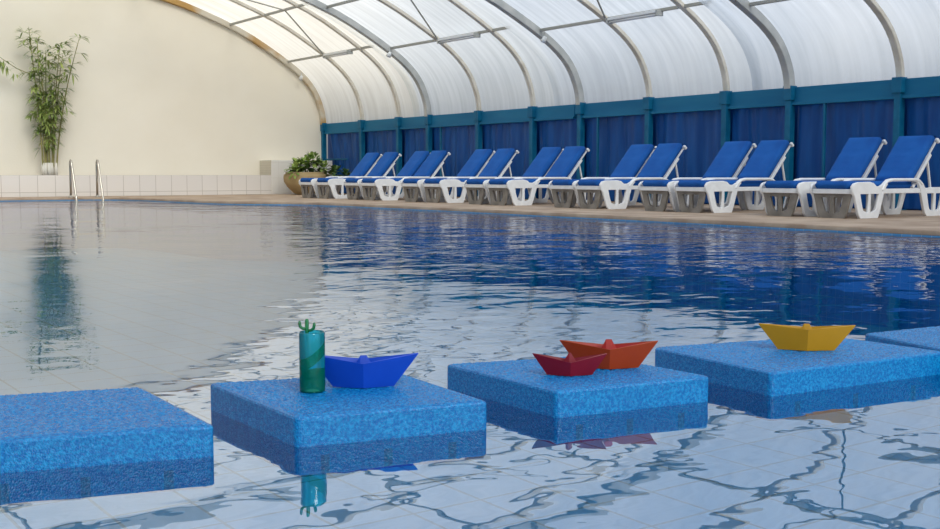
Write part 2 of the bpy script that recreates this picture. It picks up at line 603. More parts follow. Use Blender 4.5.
SECTIONS = [  # height factor, rib positions, sheet from / to
    (1.00, [25.36, 23.40, 21.71], 25.40, 20.95),
    (0.925, [20.46, 18.59, 16.81], 21.20, 16.05),
    (0.83, [15.41, 13.66, 11.955], 16.25, 11.30),
    (0.745, [10.716, 8.904, 7.15], 11.50, 6.45),
    (0.67, [5.85, 4.05, 2.30], 6.65, 1.60),
    (0.60, [1.00, -0.80, -2.60], 1.80, -3.2)]
NAMES = ['far', 'second', 'third', 'fourth', 'fifth', 'nearest']
rib_n = 0
rib_ys = []
for si, (k, ys, y0, y1) in enumerate(SECTIONS):
    # milky sheets
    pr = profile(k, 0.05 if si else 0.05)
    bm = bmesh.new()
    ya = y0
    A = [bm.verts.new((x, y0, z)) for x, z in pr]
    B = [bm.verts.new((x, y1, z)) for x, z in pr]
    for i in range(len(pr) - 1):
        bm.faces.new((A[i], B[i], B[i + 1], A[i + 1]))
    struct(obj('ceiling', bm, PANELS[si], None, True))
    # ribs, each with its two posts
    for ri, y in enumerate(ys):
        big = ri == 0 and si > 0
        c = profile(k, -0.05 if big or rib_n == 0 else -0.02)
        bm = bmesh.new()
        w, h = (0.12, 0.13) if big else ((0.14, 0.13) if rib_n == 0 else (0.10, 0.07))
        sweep(bm, [(x, y, z) for x, z in c], rect(w, h, 0.008), up=Vector((-1, 0, 0)))
        m = M['rib_grey'] if big else (M['rib_rust'] if rib_n == 0 else M['rib'])
        r = obj('arch_rib', bm, m)
        look = 'thick grey steel' if big else ('rust-stained steel' if rib_n == 0 else 'slim cream steel')
        tag(r, f'{look} roof arch on blue posts, {ORD[rib_n]} arch from the cream end wall', 'roof arch', 'roof arches of the pool cover')
        for sx in (1, -1):
            X = RIDGE_X + sx * 9.5
            bm = bmesh.new()
            box(bm, (X - 0.055 - (0.03 if sx > 0 else -0.03), y - 0.05, DZ), (X + 0.055 - (0.03 if sx > 0 else -0.03), y + 0.05, 1.86), 0.006)
            box(bm, (X - 0.07 - (0.04 if sx > 0 else -0.04), y - 0.075, 1.66), (X + 0.07 - (0.04 if sx > 0 else -0.04), y + 0.075, 1.87), 0.006)
            obj('post', bm, M['teal'], r)
            if sx > 0:
                bm = bmesh.new()
                box(bm, (X - 0.16, y - 0.09, DZ), (X + 0.08, y + 0.09, DZ + 0.012), 0.003)
                obj('foot_plate', bm, M['teal'], r)
        rib_ys.append(y)
        rib_n += 1
    # purlins
    ye = ys[-1] - 0.55
    for X in (12.47, 10.95, 8.6, 4.0, 8.0 - 8.6, 8.0 - 10.95, 8.0 - 12.47):
        Xs = X if X >= 4 else 8.0 - X
        bm = bmesh.new()
        z = prof_z(k, Xs) - 0.02
        sweep(bm, [(X, y0 - (0.05 if si == 0 else 0.72), z), (X, ye, z)], rect(0.05, 0.05, 0.005))
        struct(obj('roof_purlin', bm, M['purlin']))
    # brace wires
    for (xa, ya_, xb, yb) in ((12.47, ys[1], 10.95, ys[1] - 0.62 * (ys[1] - ys[2])), (10.95, ys[1] - 0.62 * (ys[1] - ys[2]), 8.6, ys[1])):
        bm = bmesh.new()
        tube(bm, [(xa, ya_, prof_z(k, xa) - 0.03), (xb, yb, prof_z(k, xb) - 0.03)], 0.016, 8)
        b_ = obj('brace_rod', bm, M['purlin'])
        struct(b_)
    # fascia boards
    ends = (25.36, ys[-1] - 1.2) if si == 0 else (ys[0], ys[-1] - 1.2)
    for sx in (1, -1):
        X = RIDGE_X + sx * 9.5
        bm = bmesh.new()
        box(bm, (X - 0.02, ends[1], 1.60), (X + 0.03, ends[0], 1.85), 0.004)
        box(bm, (X - 0.05, ends[1], 1.585), (X + 0.04, ends[0], 1.625), 0.004)
        struct(obj('trim_fascia', bm, M['fascia']))

# outer blue skirt wall behind the curtains, and the pale wall across the pool
bm = bmesh.new()
box(bm, (13.66, -7.0, DZ), (13.72, 25.5, 1.84))
struct(obj('wall_right', bm, M['curtain']))
bm = bmesh.new()
box(bm, (-5.66, -7.0, DZ), (-5.56, 25.5, 1.84))
struct(obj('wall_left', bm, M['cream']))
# far end wall
pr = profile(1.0, 0.02)
bm = bmesh.new()
loop = [(13.52, DZ)] + pr + [(-5.52, DZ)]
f = [bm.verts.new((x, 25.40, z)) for x, z in loop]
g = [bm.verts.new((x, 25.60, z)) for x, z in loop]
bm.faces.new(f)
bm.faces.new(g[::-1])
for i in range(len(loop)):
    j = (i + 1) % len(loop)
    bm.faces.new((f[i], g[i], g[j], f[j]))
bmesh.ops.recalc_face_normals(bm, faces=bm.faces)
struct(obj('wall_back', bm, M['cream']))
# tiled ledge in front of it, higher block at its right end
bm = bmesh.new()
box(bm, (-5.5, 24.75, DZ), (13.40, 25.40, 0.545), 0.006)
struct(obj('trim_tiled_ledge', bm, M['ledge_tile']))
bm = bmesh.new()
box(bm, (11.70, 24.745, DZ), (13.38, 25.40, 0.905), 0.006)
blk = obj('trim_tiled_block', bm, M['block_tile'])
blk.data.materials.append(M['mosaic'])
for p in blk.data.polygons:
    if p.normal.x < -0.9:
        p.material_index = 1
struct(blk)

# ------------------------------------------------------------------ curtains between the posts
def curtain(ya, yb, idx, slant=0.0):
    ny, nz = 46, 10
    bm = bmesh.new()
    ph = random.uniform(0, 6)
    ph2 = random.uniform(0, 6)
    rows = []
    for j in range(nz + 1):
        v = j / nz
        z = DZ + 0.02 + v * (1.60 - DZ - 0.02)
        row = []
        for i in range(ny + 1):
            u = i / ny
            y0_ = ya - 0.05 - slant * (1 - v) * (ya - yb)
            y = y0_ + (yb + 0.05 - y0_) * u
            d = 0.020 * math.sin(u * (ya - yb) * 11 + ph + 0.5 * math.sin(v * 3 + ph2)) + 0.010 * math.sin(u * (ya - yb) * 27 + ph2 + v) \
                + 0.012 * math.sin(u * 5 + v * 4 + ph)
            d *= 0.35 + 0.65 * (1 - abs(v - 0.45))
            row.append(bm.verts.new((13.580 + d * 1.3, y, z)))
        rows.append(row)
    for j in range(nz):
        for i in range(ny):
            bm.faces.new((rows[j][i], rows[j][i + 1], rows[j + 1][i + 1], rows[j + 1][i]))
    o = obj('side_curtain', bm, M['curtain'], None, True)
    tag(o, f'creased blue tarpaulin curtain, {ORD[idx]} bay from the cream end wall', 'curtain', 'blue curtains between the wall posts')
for i in range(13):
    curtain(rib_ys[i], rib_ys[i + 1], i, 0.28 if i == 0 else 0.0)

# thin upright battens and a mid rail showing against some curtains
def batten(y, label):
    bm = bmesh.new()
    box(bm, (13.455, y - 0.018, DZ), (13.49, y + 0.018, 1.60), 0.003)
    tag(obj('curtain_batten', bm, M['teal']), label, 'batten', 'thin battens on the curtain wall')
batten(20.0, 'thin teal upright batten just right of the first thick grey arch post')
batten(14.95, 'thin teal upright batten just right of the second thick grey arch post')
batten(10.1, 'thin teal upright batten behind the nearest pair of loungers')
bm = bmesh.new()
box(bm, (13.46, 24.15, 0.92), (13.49, 25.31, 0.96), 0.003)
tag(obj('mid_rail', bm, M['teal']), 'short teal rail across the wall corner beside the potted bush', 'rail')

# ------------------------------------------------------------------ strip lights and spot lamps under the roof
def batten_light(y0, y1, k, label):
    z = prof_z(k, 12.47) - 0.07
    root = empty('strip_light', (12.42, (y0 + y1) / 2, z))
    L = abs(y1 - y0)
    bm = bmesh.new()
    box(bm, (-0.07, -L / 2, 0.0), (0.07, L / 2, 0.045), 0.008)
    obj('housing', bm, M['white_metal'], root)
    for s in (-0.035, 0.035):
        bm = bmesh.new()
        tube(bm, [(s, -L / 2 + 0.03, -0.02), (s, L / 2 - 0.03, -0.02)], 0.016, 10)
        obj('lamp_tube', bm, M['tube'], root, True)
    for s in (-1, 1):
        bm = bmesh.new()
        box(bm, (-0.07, s * L / 2 - 0.02, -0.045), (0.07, s * L / 2 + 0.02, 0.045), 0.006)
        obj('end_cap', bm, M['rib_grey'], root)
    tag(root, label, 'strip light', 'strip lights under the roof')
batten_light(23.25, 22.10, 1.00, 'unlit white strip light nearest the cream end wall')
batten_light(18.45, 17.20, 0.925, 'unlit white strip light under the second roof section, middle of the three')
batten_light(13.52, 12.40, 0.83, 'unlit white strip light nearest the camera, at the top of the picture')

def spot(x, y, z, label):
    root = empty('spot_lamp', (x, y, z))
    bm = bmesh.new()
    tube(bm, [(0, 0, 0.0), (0, 0, -0.07), (-0.02, -0.02, -0.09)], 0.012, 8)
    obj('bracket', bm, M['rib_grey'], root, True)
    bm = bmesh.new()
    lathe(bm, [(0.0, 0.05), (0.03, 0.045), (0.04, 0.0), (0.055, -0.05), (0.05, -0.05), (0.0, -0.03)], 16)
    bmesh.ops.rotate(bm, cent=(0, 0, 0), matrix=Matrix.Rotation(0.7, 3, 'X'), verts=bm.verts)
    bmesh.ops.translate(bm, vec=(-0.03, -0.03, -0.12), verts=bm.verts)
    obj('lamp_head', bm, M['white_metal'], root, True)
    tag(root, label, 'spot lamp', 'small spot lamps on the arches')
spot(12.78, 25.2, prof_z(1.0, 12.78) - 0.07, 'small white spot lamp at the edge of the cream end wall')
spot(12.40, 20.34, prof_z(0.925, 12.40) - 0.08, 'small white spot lamp under the first thick grey arch')
spot(12.50, 15.29, prof_z(0.83, 12.50) - 0.05, 'small white spot lamp under the second thick grey arch')

# ------------------------------------------------------------------ sun loungers
def arc(cx, cy, rx, ry, a0, a1, n):
    return [(cx + rx * math.cos(math.radians(a0 + (a1 - a0) * i / n)), cy + ry * math.sin(math.radians(a0 + (a1 - a0) * i / n))) for i in range(n + 1)]

def d_holes(cx, zt, zb, w, gap):
    """two D-shaped openings either side of a mullion"""
    hl = [(cx - gap, zt), (cx - gap, zb + 0.01), (cx - gap - 0.012, zb)] + [(cx - gap - w * (0.45 + 0.55 * t ** 0.6), zb + (zt - zb) * t) for t in (0.12, 0.3, 0.55, 0.8, 1.0)]
    hr = [(2 * cx - x, z) for x, z in hl]
    return [hl, hr]

def make_lounger():
    root = empty('sun_lounger', (0, 0, 0))
    wp, cu = M['white_plastic'], M['cushion']
    W = 0.255
    # frame: side rails, cross slats
    bm = bmesh.new()
    for s in (-1, 1):
        box(bm, (0.0, s * W - 0.022, 0.27), (1.84, s * W + 0.022, 0.325), 0.008)
    box(bm, (0.0, -W, 0.27), (0.05, W, 0.325), 0.008)
    box(bm, (1.80, -W, 0.27), (1.84, W, 0.325), 0.008)
    for i in range(11):
        x = 0.11 + i * 0.10
        box(bm, (x, -W, 0.295), (x + 0.07, W, 0.318))
    obj('frame', bm, wp, root)
    # side legs, front and rear, both sides
    for s in (-1, 1):
        yy = s * (W + 0.012)
        front = [(0.15, 0.0), (0.47, 0.0), (0.50, 0.06), (0.54, 0.18), (0.575, 0.28), (0.61, 0.345), (0.64, 0.375), (0.57, 0.375), (0.50, 0.345),
                 (0.43, 0.35), (0.38, 0.385), (0.31, 0.398), (0.10, 0.395), (0.03, 0.38), (0.0, 0.35), (0.0, 0.29), (0.04, 0.25), (0.08, 0.15), (0.115, 0.05)]
        plate('leg', front, d_holes(0.31, 0.275, 0.055, 0.16, 0.018), 0.035, wp, root, 0.006, lambda u, v, w, yy=yy: (u, yy + w, v))
        rear = [(1.44, 0.0), (1.72, 0.0), (1.76, 0.08), (1.81, 0.2), (1.85, 0.28), (1.84, 0.33), (1.50, 0.33), (1.40, 0.31), (1.34, 0.38), (1.27, 0.425), (1.20, 0.42),
                (1.26, 0.38), (1.32, 0.26), (1.36, 0.14), (1.40, 0.04)]
        plate('leg', rear, d_holes(1.59, 0.27, 0.05, 0.15, 0.018), 0.035, wp, root, 0.006, lambda u, v, w, yy=yy: (u, yy + w, v))
        bm = bmesh.new()
        pts = [(0.54, yy, 0.31), (0.59, yy, 0.375), (0.65, yy, 0.412), (0.74, yy, 0.425), (1.18, yy, 0.425), (1.26, yy, 0.412), (1.32, yy, 0.37)]
        sweep(bm, pts, rect(0.055, 0.035, 0.012), up=Vector((0, 0, 1)))
        obj('armrest', bm, wp, root)
    # end leg panel across the foot
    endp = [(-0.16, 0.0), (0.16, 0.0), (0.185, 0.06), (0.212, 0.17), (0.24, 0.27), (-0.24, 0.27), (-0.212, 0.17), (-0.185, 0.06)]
    plate('end_panel', endp, d_holes(0.0, 0.235, 0.05, 0.13, 0.02), 0.035, M['shaded_resin'], root, 0.006, lambda u, v, w: (0.035 + w, u, v))
    # cushions: softly rounded pads
    def pad(x0, x1, y0, y1, z0, z1, tuft):
        nx, ny = max(6, int((x1 - x0) / 0.035)), 14
        b = bmesh.new()
        def h(u, v):
            e = min(u, 1 - u) * (x1 - x0)
            e2 = min(v, 1 - v) * (y1 - y0)
            r = 0.045
            a = math.sqrt(max(0, 1 - max(0, 1 - e / r) ** 2))
            c = math.sqrt(max(0, 1 - max(0, 1 - e2 / r) ** 2))
            q = a * c
            if tuft:
                q *= 1 - 0.10 * math.exp(-((((u * (x1 - x0)) % tuft) - tuft / 2) / 0.018) ** 2)
            return q
        T, Bt = [], []
        for i in range(nx + 1):
            u = i / nx
            T.append([b.verts.new((x0 + (x1 - x0) * u, y0 + (y1 - y0) * j / ny, (z0 + z1) / 2 + (z1 - z0) / 2 * h(u, j / ny))) for j in range(ny + 1)])
            Bt.append([b.verts.new((x0 + (x1 - x0) * u, y0 + (y1 - y0) * j / ny, (z0 + z1) / 2 - (z1 - z0) / 2 * h(u, j / ny))) for j in range(ny + 1)])
        for i in range(nx):
            for j in range(ny):
                b.faces.new((T[i][j], T[i + 1][j], T[i + 1][j + 1], T[i][j + 1]))
                b.faces.new((Bt[i][j], Bt[i][j + 1], Bt[i + 1][j + 1], Bt[i + 1][j]))
        bmesh.ops.remove_doubles(b, verts=b.verts, dist=0.0008)
        bmesh.ops.recalc_face_normals(b, faces=b.faces)
        return b
    obj('seat_cushion', pad(-0.02, 1.24, -0.228, 0.228, 0.316, 0.412, 0.32), cu, root, True)
    # raised back
    ang = math.radians(48)
    px, pz = 1.20, 0.345
    R = Matrix.Translation((px, 0, pz)) @ Matrix.Rotation(-ang, 4, 'Y')
    b = pad(0.0, 0.74, -0.240, 0.240, 0.006, 0.115, 0.30)
    b.transform(R)
    obj('back_cushion', b, cu, root, True)
    bm = bmesh.new()
    for s in (-1, 1):
        box(bm, (0.0, s * 0.222 - 0.018, -0.035), (0.52, s * 0.222 + 0.018, 0.004), 0.006)
    box(bm, (0.02, -0.226, -0.014), (0.72, 0.226, 0.005), 0.003)
    bm.transform(R)
    obj('back_frame', bm, wp, root)
    for s in (-1, 1):
        bm = bmesh.new()
        box(bm, (0.705, s * 0.234 - 0.022, -0.035), (0.745, s * 0.234 + 0.022, 0.03), 0.012)
        bm.transform(R)
        obj('corner_cap', bm, wp, root)
        q = R @ Vector((0.44, s * 0.215, -0.03))
        bm = bmesh.new()
        sweep(bm, [(q.x, q.y, q.z), (1.60, s * 0.215, 0.31)], rect(0.028, 0.022, 0.005))
        obj('strut', bm, wp, root)
    return root

lounge_y = [7.98, 8.69, 10.12, 10.76, 12.03, 12.65, 14.18, 14.81, 16.09, 16.73, 18.21, 18.87, 20.07, 20.74]
PAIRS = ['nearest pair, by the right picture edge', 'second pair from the right', 'third pair from the right', 'middle pair of the row',
         'third pair from the potted bush', 'second pair from the potted bush', 'pair beside the potted bush']
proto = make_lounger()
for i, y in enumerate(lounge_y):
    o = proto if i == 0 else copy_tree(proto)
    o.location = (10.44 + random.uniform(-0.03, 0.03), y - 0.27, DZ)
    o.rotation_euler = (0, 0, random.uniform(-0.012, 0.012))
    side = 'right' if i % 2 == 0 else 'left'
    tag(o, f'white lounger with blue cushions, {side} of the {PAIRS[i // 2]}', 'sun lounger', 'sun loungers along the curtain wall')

# ------------------------------------------------------------------ potted bush in the corner
def leaf(bm, base, d, L, w, droop=0.3, fold=0.15):
    d = Vector(d).normalized()
    up = Vector((0, 0, 1))
    s = d.cross(up)
    if s.length < 0.05:
        s = Vector((1, 0, 0))
    s.normalize()
    n_ = s.cross(d)
    pts = []
    for t, ww in ((0, 0.12), (0.35, 1.0), (0.7, 0.75), (1.0, 0.0)):
        c = Vector(base) + d * L * t - up * droop * L * t * t
        pts.append((c, ww * w / 2))
    prev = None
    for c, ww in pts:
        if ww == 0:
            cur = [bm.verts.new(c)]
        else:
            cur = [bm.verts.new(c - s * ww + n_ * fold * ww), bm.verts.new(c), bm.verts.new(c + s * ww + n_ * fold * ww)]
        if prev:
            if len(cur) == 3:
                bm.faces.new((prev[0], prev[1], cur[1], cur[0]))
                bm.faces.new((prev[1], prev[2], cur[2], cur[1]))
            else:
                bm.faces.new((prev[0], prev[1], cur[0]))
                bm.faces.new((prev[1], prev[2], cur[0]))
        prev = cur

pot = empty('potted_bush', (12.10, 23.75, DZ))
bm = bmesh.new()
lathe(bm, [(0.0, 0.0), (0.22, 0.0), (0.30, 0.07), (0.42, 0.19), (0.495, 0.31), (0.505, 0.40), (0.50, 0.475), (0.45, 0.50), (0.46, 0.525), (0.44, 0.535), (0.41, 0.52), (0.42, 0.47), (0.0, 0.46)], 40)
obj('pot', bm, M['clay'], pot, True)
bm = bmesh.new()
lathe(bm, [(0.0, 0.495), (0.41, 0.485), (0.42, 0.47)], 24)
obj('soil', bm, M['soil'], pot)
rnd = random.Random(3)
clumps = [(-0.30, -0.1, 0.62, 0.24, 0), (-0.02, -0.1, 0.76, 0.30, 0), (0.20, 0.0, 0.86, 0.26, 0), (0.45, -0.1, 0.66, 0.24, 0), (-0.12, 0.15, 0.72, 0.26, 0),
          (0.05, 0.0, 0.62, 0.3, 1), (0.68, -0.25, 0.56, 0.24, 1), (0.90, -0.40, 0.50, 0.20, 1), (0.36, 0.1, 0.70, 0.26, 1)]
for cx_, cy_, cz_, r_, dark in clumps:
    cz_ -= 0.08
    bm = bmesh.new()
    taper_tube(bm, [(cx_ * 0.25, cy_ * 0.25, 0.48), (cx_ * 0.6, cy_ * 0.6, 0.48 + (cz_ - 0.48) * 0.75), (cx_, cy_, cz_)], [0.014, 0.011, 0.006])
    st = obj('stem', bm, M['bamboo_stem'], pot, True)
    bm = bmesh.new()
    for q in range(60):
        th = rnd.uniform(0, 2 * PI)
        ph = rnd.uniform(-0.5, 1.3)
        d = Vector((math.cos(th) * math.cos(ph), math.sin(th) * math.cos(ph), math.sin(ph)))
        p = Vector((cx_, cy_, cz_)) + d * r_ * rnd.uniform(0.25, 0.75)
        leaf(bm, p, d + Vector((0, 0, 0.1)), rnd.uniform(0.13, 0.20), rnd.uniform(0.07, 0.11), 0.4)
    obj('foliage', bm, M['bush_leaf_dark' if dark else 'bush_leaf'], st)
tag(pot, 'leafy green bush in a wide ochre clay bowl at the corner of the deck', 'potted plant')

# ------------------------------------------------------------------ bamboo on the ledge
bam = empty('bamboo_plant', (6.58, 25.08, 0.545))
rnd = random.Random(11)
stems = [  # base dx, lean x, height, leaf density, curve
    (-0.13, -0.24, 3.16, 44), (-0.09, -0.12, 2.95, 34), (-0.04, 0.02, 2.70, 36), (0.0, -0.18, 2.5, 34), (0.05, 0.22, 2.85, 34), (0.09, 0.24, 2.62, 30),
    (0.13, 0.56, 3.06, 16), (-0.02, 0.16, 2.1, 40), (0.03, -0.06, 1.75, 40), (-0.07, 0.05, 1.5, 34)]
for bx_, lean, H, nl in stems:
    dy = rnd.uniform(-0.05, 0.05)
    pts, rad = [], []
    for q in range(13):
        t = q / 12
        pts.append((bx_ + lean * t ** 1.5, dy - 0.12 * t * t + 0.02 * math.sin(t * 7 + bx_ * 30), H * t))
        rad.append(0.019 * (1 - 0.75 * t) + (0.003 if q % 2 else 0))
    bm = bmesh.new()
    taper_tube(bm, pts, rad, 7)
    st = obj('stem', bm, M['bamboo_stem'], bam, True)
    bm = bmesh.new()
    for q in range(nl):
        t = 0.30 + 0.70 * rnd.random() ** 0.85
        if lean > 0.6:
            t = 0.25 + 0.75 * rnd.random() ** 0.6
        i = min(int(t * 12), 11)
        a, b_ = Vector(pts[i]), Vector(pts[i + 1])
        p = a.lerp(b_, t * 12 - i)
        th = rnd.uniform(0, 2 * PI)
        out = Vector((math.cos(th), 0.45 * math.sin(th) - 0.15, rnd.uniform(-0.15, 0.55)))
        tw = p + out * rnd.uniform(0.05, 0.20)
        taper_tube(bm, [p, tw], [0.005, 0.003], 4)
        for m_ in range(rnd.randint(4, 6)):
            d = out + Vector((rnd.uniform(-0.8, 0.8), rnd.uniform(-0.5, 0.3), rnd.uniform(-0.6, 0.5)))
            leaf(bm, tw, d, rnd.uniform(0.13, 0.22), rnd.uniform(0.032, 0.050), 0.35)
    obj('foliage', bm, M['bamboo_leaf'], st)
    bm = bmesh.new()
    tube(bm, [(pts[0][0], pts[0][1], 0.0), (bx_, pts[0][1], 0.27)], 0.030, 10)
    obj('white_base', bm, M['whitewash'], bam, True)
# side branch reaching left
pts = [(-0.16, 0.0, 2.05), (-0.38, -0.03, 2.18), (-0.62, -0.05, 2.27), (-0.86, -0.06, 2.42), (-1.0, -0.06, 2.52)]
bm = bmesh.new()
taper_tube(bm, pts, [0.012, 0.011, 0.010, 0.008, 0.005], 6)
st = obj('branch', bm, M['bamboo_stem'], bam, True)
bm = bmesh.new()
for q in range(30):
    p = Vector(pts[rnd.choice([2, 3, 3, 4])]) + Vector((rnd.uniform(-0.1, 0.1), rnd.uniform(-0.03, 0.03), rnd.uniform(-0.2, 0.03)))
    leaf(bm, p, (rnd.uniform(-1, 0.8), rnd.uniform(-0.4, 0.2), rnd.uniform(-0.8, 0.2)), rnd.uniform(0.13, 0.2), 0.042, 0.3)
obj('foliage', bm, M['bamboo_leaf'], st)
tag(bam, 'tall thin bamboo with whitewashed stem bases standing on the tiled ledge', 'bamboo')

# ------------------------------------------------------------------ pool ladder
lad = empty('pool_ladder', (6.66, 23.78, DZ))
for X in (0.0, 0.55):
    bm = bmesh.new()
    pts = [(X, 0.0, 0.0), (X, 0.0, 0.66), (X, -0.015, 0.735), (X, -0.05, 0.775), (X, -0.085, 0.765), (X, -0.11, 0.71), (X, -0.30, 0.2), (X, -0.40, -0.05), (X, -0.42, -0.2), (X, -0.42, -0.85)]
    tube(bm, pts, 0.024, 12)
    obj('rail', bm, M['steel'], lad, True)
    bm = bmesh.new()
    lathe(bm, [(0.0, 0.0), (0.065, 0.0), (0.06, 0.018), (0.034, 0.03), (0.03, 0.05), (0.0, 0.05)], 18, X, 0.0)
    obj('flange', bm, M['steel'], lad, True)
for z in (-0.25, -0.5, -0.75):
    bm = bmesh.new()
    box(bm, (0.0, -0.46, z - 0.015), (0.55, -0.38, z + 0.015), 0.005)
    obj('step', bm, M['steel'], lad)
tag(lad, 'stainless steel pool ladder with two tall handrails at the far edge', 'pool ladder')

# ------------------------------------------------------------------ foam floats
K = 0.947
def on_float(x, y):
    return x * K, y * K
FZ = WZ + 0.061
def rounded(quad, r, n=5):
    out = []
    N = len(quad)
    for i in range(N):
        p, a, b = Vector(quad[i]), Vector(quad[i - 1]), Vector(quad[(i + 1) % N])
        da, db = (a - p).normalized(), (b - p).normalized()
        A, B = p + da * r, p + db * r
        for q in range(n + 1):
            t = q / n
            out.append(tuple((1 - t) ** 2 * A + 2 * t * (1 - t) * p + t * t * B))
    return out

def foam_float(quad, label):
    quad = [on_float(*q) for q in quad]
    cx = sum(q[0] for q in quad) / 4
    cy = sum(q[1] for q in quad) / 4
    loc = [((x - cx) * 1.012, (y - cy) * 1.012) for x, y in quad]
    root = empty('foam_float', (cx, cy, WZ))
    ol = rounded(loc, 0.014)
    bm = bmesh.new()
    z0, z1, bv = -0.062, FZ - WZ, 0.006
    rings = []
    c0 = Vector((0, 0))
    for dz, ins in ((z0, 0.004), (z0 + 0.006, 0.0), (z1 - bv, 0.0), (z1 - bv * 0.3, 0.002), (z1, bv)):
        rings.append([bm.verts.new((x * (1 - ins / 0.23), y * (1 - ins / 0.23), dz)) for x, y in ol])
    n = len(ol)
    for a, b in zip(rings, rings[1:]):
        for i in range(n):
            bm.faces.new((a[i], a[(i + 1) % n], b[(i + 1) % n], b[i]))
    bm.faces.new(rings[0][::-1])
    bm.faces.new(rings[-1])
    bmesh.ops.recalc_face_normals(bm, faces=bm.faces)
    # pebbled skin on the top: real bumps a few millimetres wide
    N = 104
    q0, q1, q2, q3 = (Vector(v) for v in loc)
    g = []
    for i in range(N + 1):
        u = 0.018 + 0.964 * i / N
        row = []
        for j in range(N + 1):
            v = 0.018 + 0.964 * j / N
            p = (q1 * (1 - u) + q2 * u) * (1 - v) + (q0 * (1 - u) + q3 * u) * v
            edge = i in (0, N) or j in (0, N)
            row.append(bm.verts.new((p.x + random.uniform(-0.0012, 0.0012), p.y + random.uniform(-0.0012, 0.0012), z1 - 0.0004 if edge else z1 + random.uniform(0.0001, 0.0027))))
        g.append(row)
    for i in range(N):
        for j in range(N):
            bm.faces.new((g[i][j], g[i + 1][j], g[i + 1][j + 1], g[i][j + 1]))
    body = obj('foam_block', bm, M['foam'], root)
    # slots cut in the submerged half of the front face (edge from corner 1 to corner 2)
    a, b = Vector(loc[1]), Vector(loc[2])
    t = (b - a).normalized()
    nrm = Vector((t.y, -t.x))
    for fr in (0.14, 0.46, 0.80):
        p = a.lerp(b, fr) + nrm * 0.0005
        q = bmesh.new()
        vs = []
        for s, zz, o in ((-0.009, -0.058, 0), (0.009, -0.058, 0), (0.009, -0.020, 0), (-0.009, -0.020, 0)):
            vs.append(q.verts.new((p.x + t.x * s, p.y + t.y * s, zz)))
        f = q.faces.new(vs)
        r = bmesh.ops.extrude_face_region(q, geom=[f])
        bmesh.ops.translate(q, vec=(-nrm.x * 0.004, -nrm.y * 0.004, 0), verts=[v for v in r['geom'] if isinstance(v, bmesh.types.BMVert)])
        obj('slot', q, M['dark'], root)
    tag(root, label, 'foam float', 'blue foam floats in a row on the water')
    return root
# corners: back left, front left, front right, back right
foam_float([(0.435, 2.73), (0.42, 2.245), (0.861, 2.111), (0.876, 2.595)], 'bare blue foam float, leftmost of the row')
foam_float([(1.033, 2.546), (1.034, 2.079), (1.457, 1.979), (1.485, 2.400)], 'blue foam float carrying the teal tumbler and the blue paper boat')
foam_float([(1.658, 2.434), (1.660, 1.976), (2.099, 1.902), (2.080, 2.31)], 'blue foam float carrying the two red paper boats')
foam_float([(2.324, 2.319), (2.274, 1.847), (2.945, 1.775), (2.94, 2.16)], 'blue foam float carrying the yellow paper boat')
foam_float([(3.075, 2.13), (2.945, 1.66), (3.45, 1.62), (3.53, 2.08)], 'blue foam float at the far right, cut off by the picture edge')

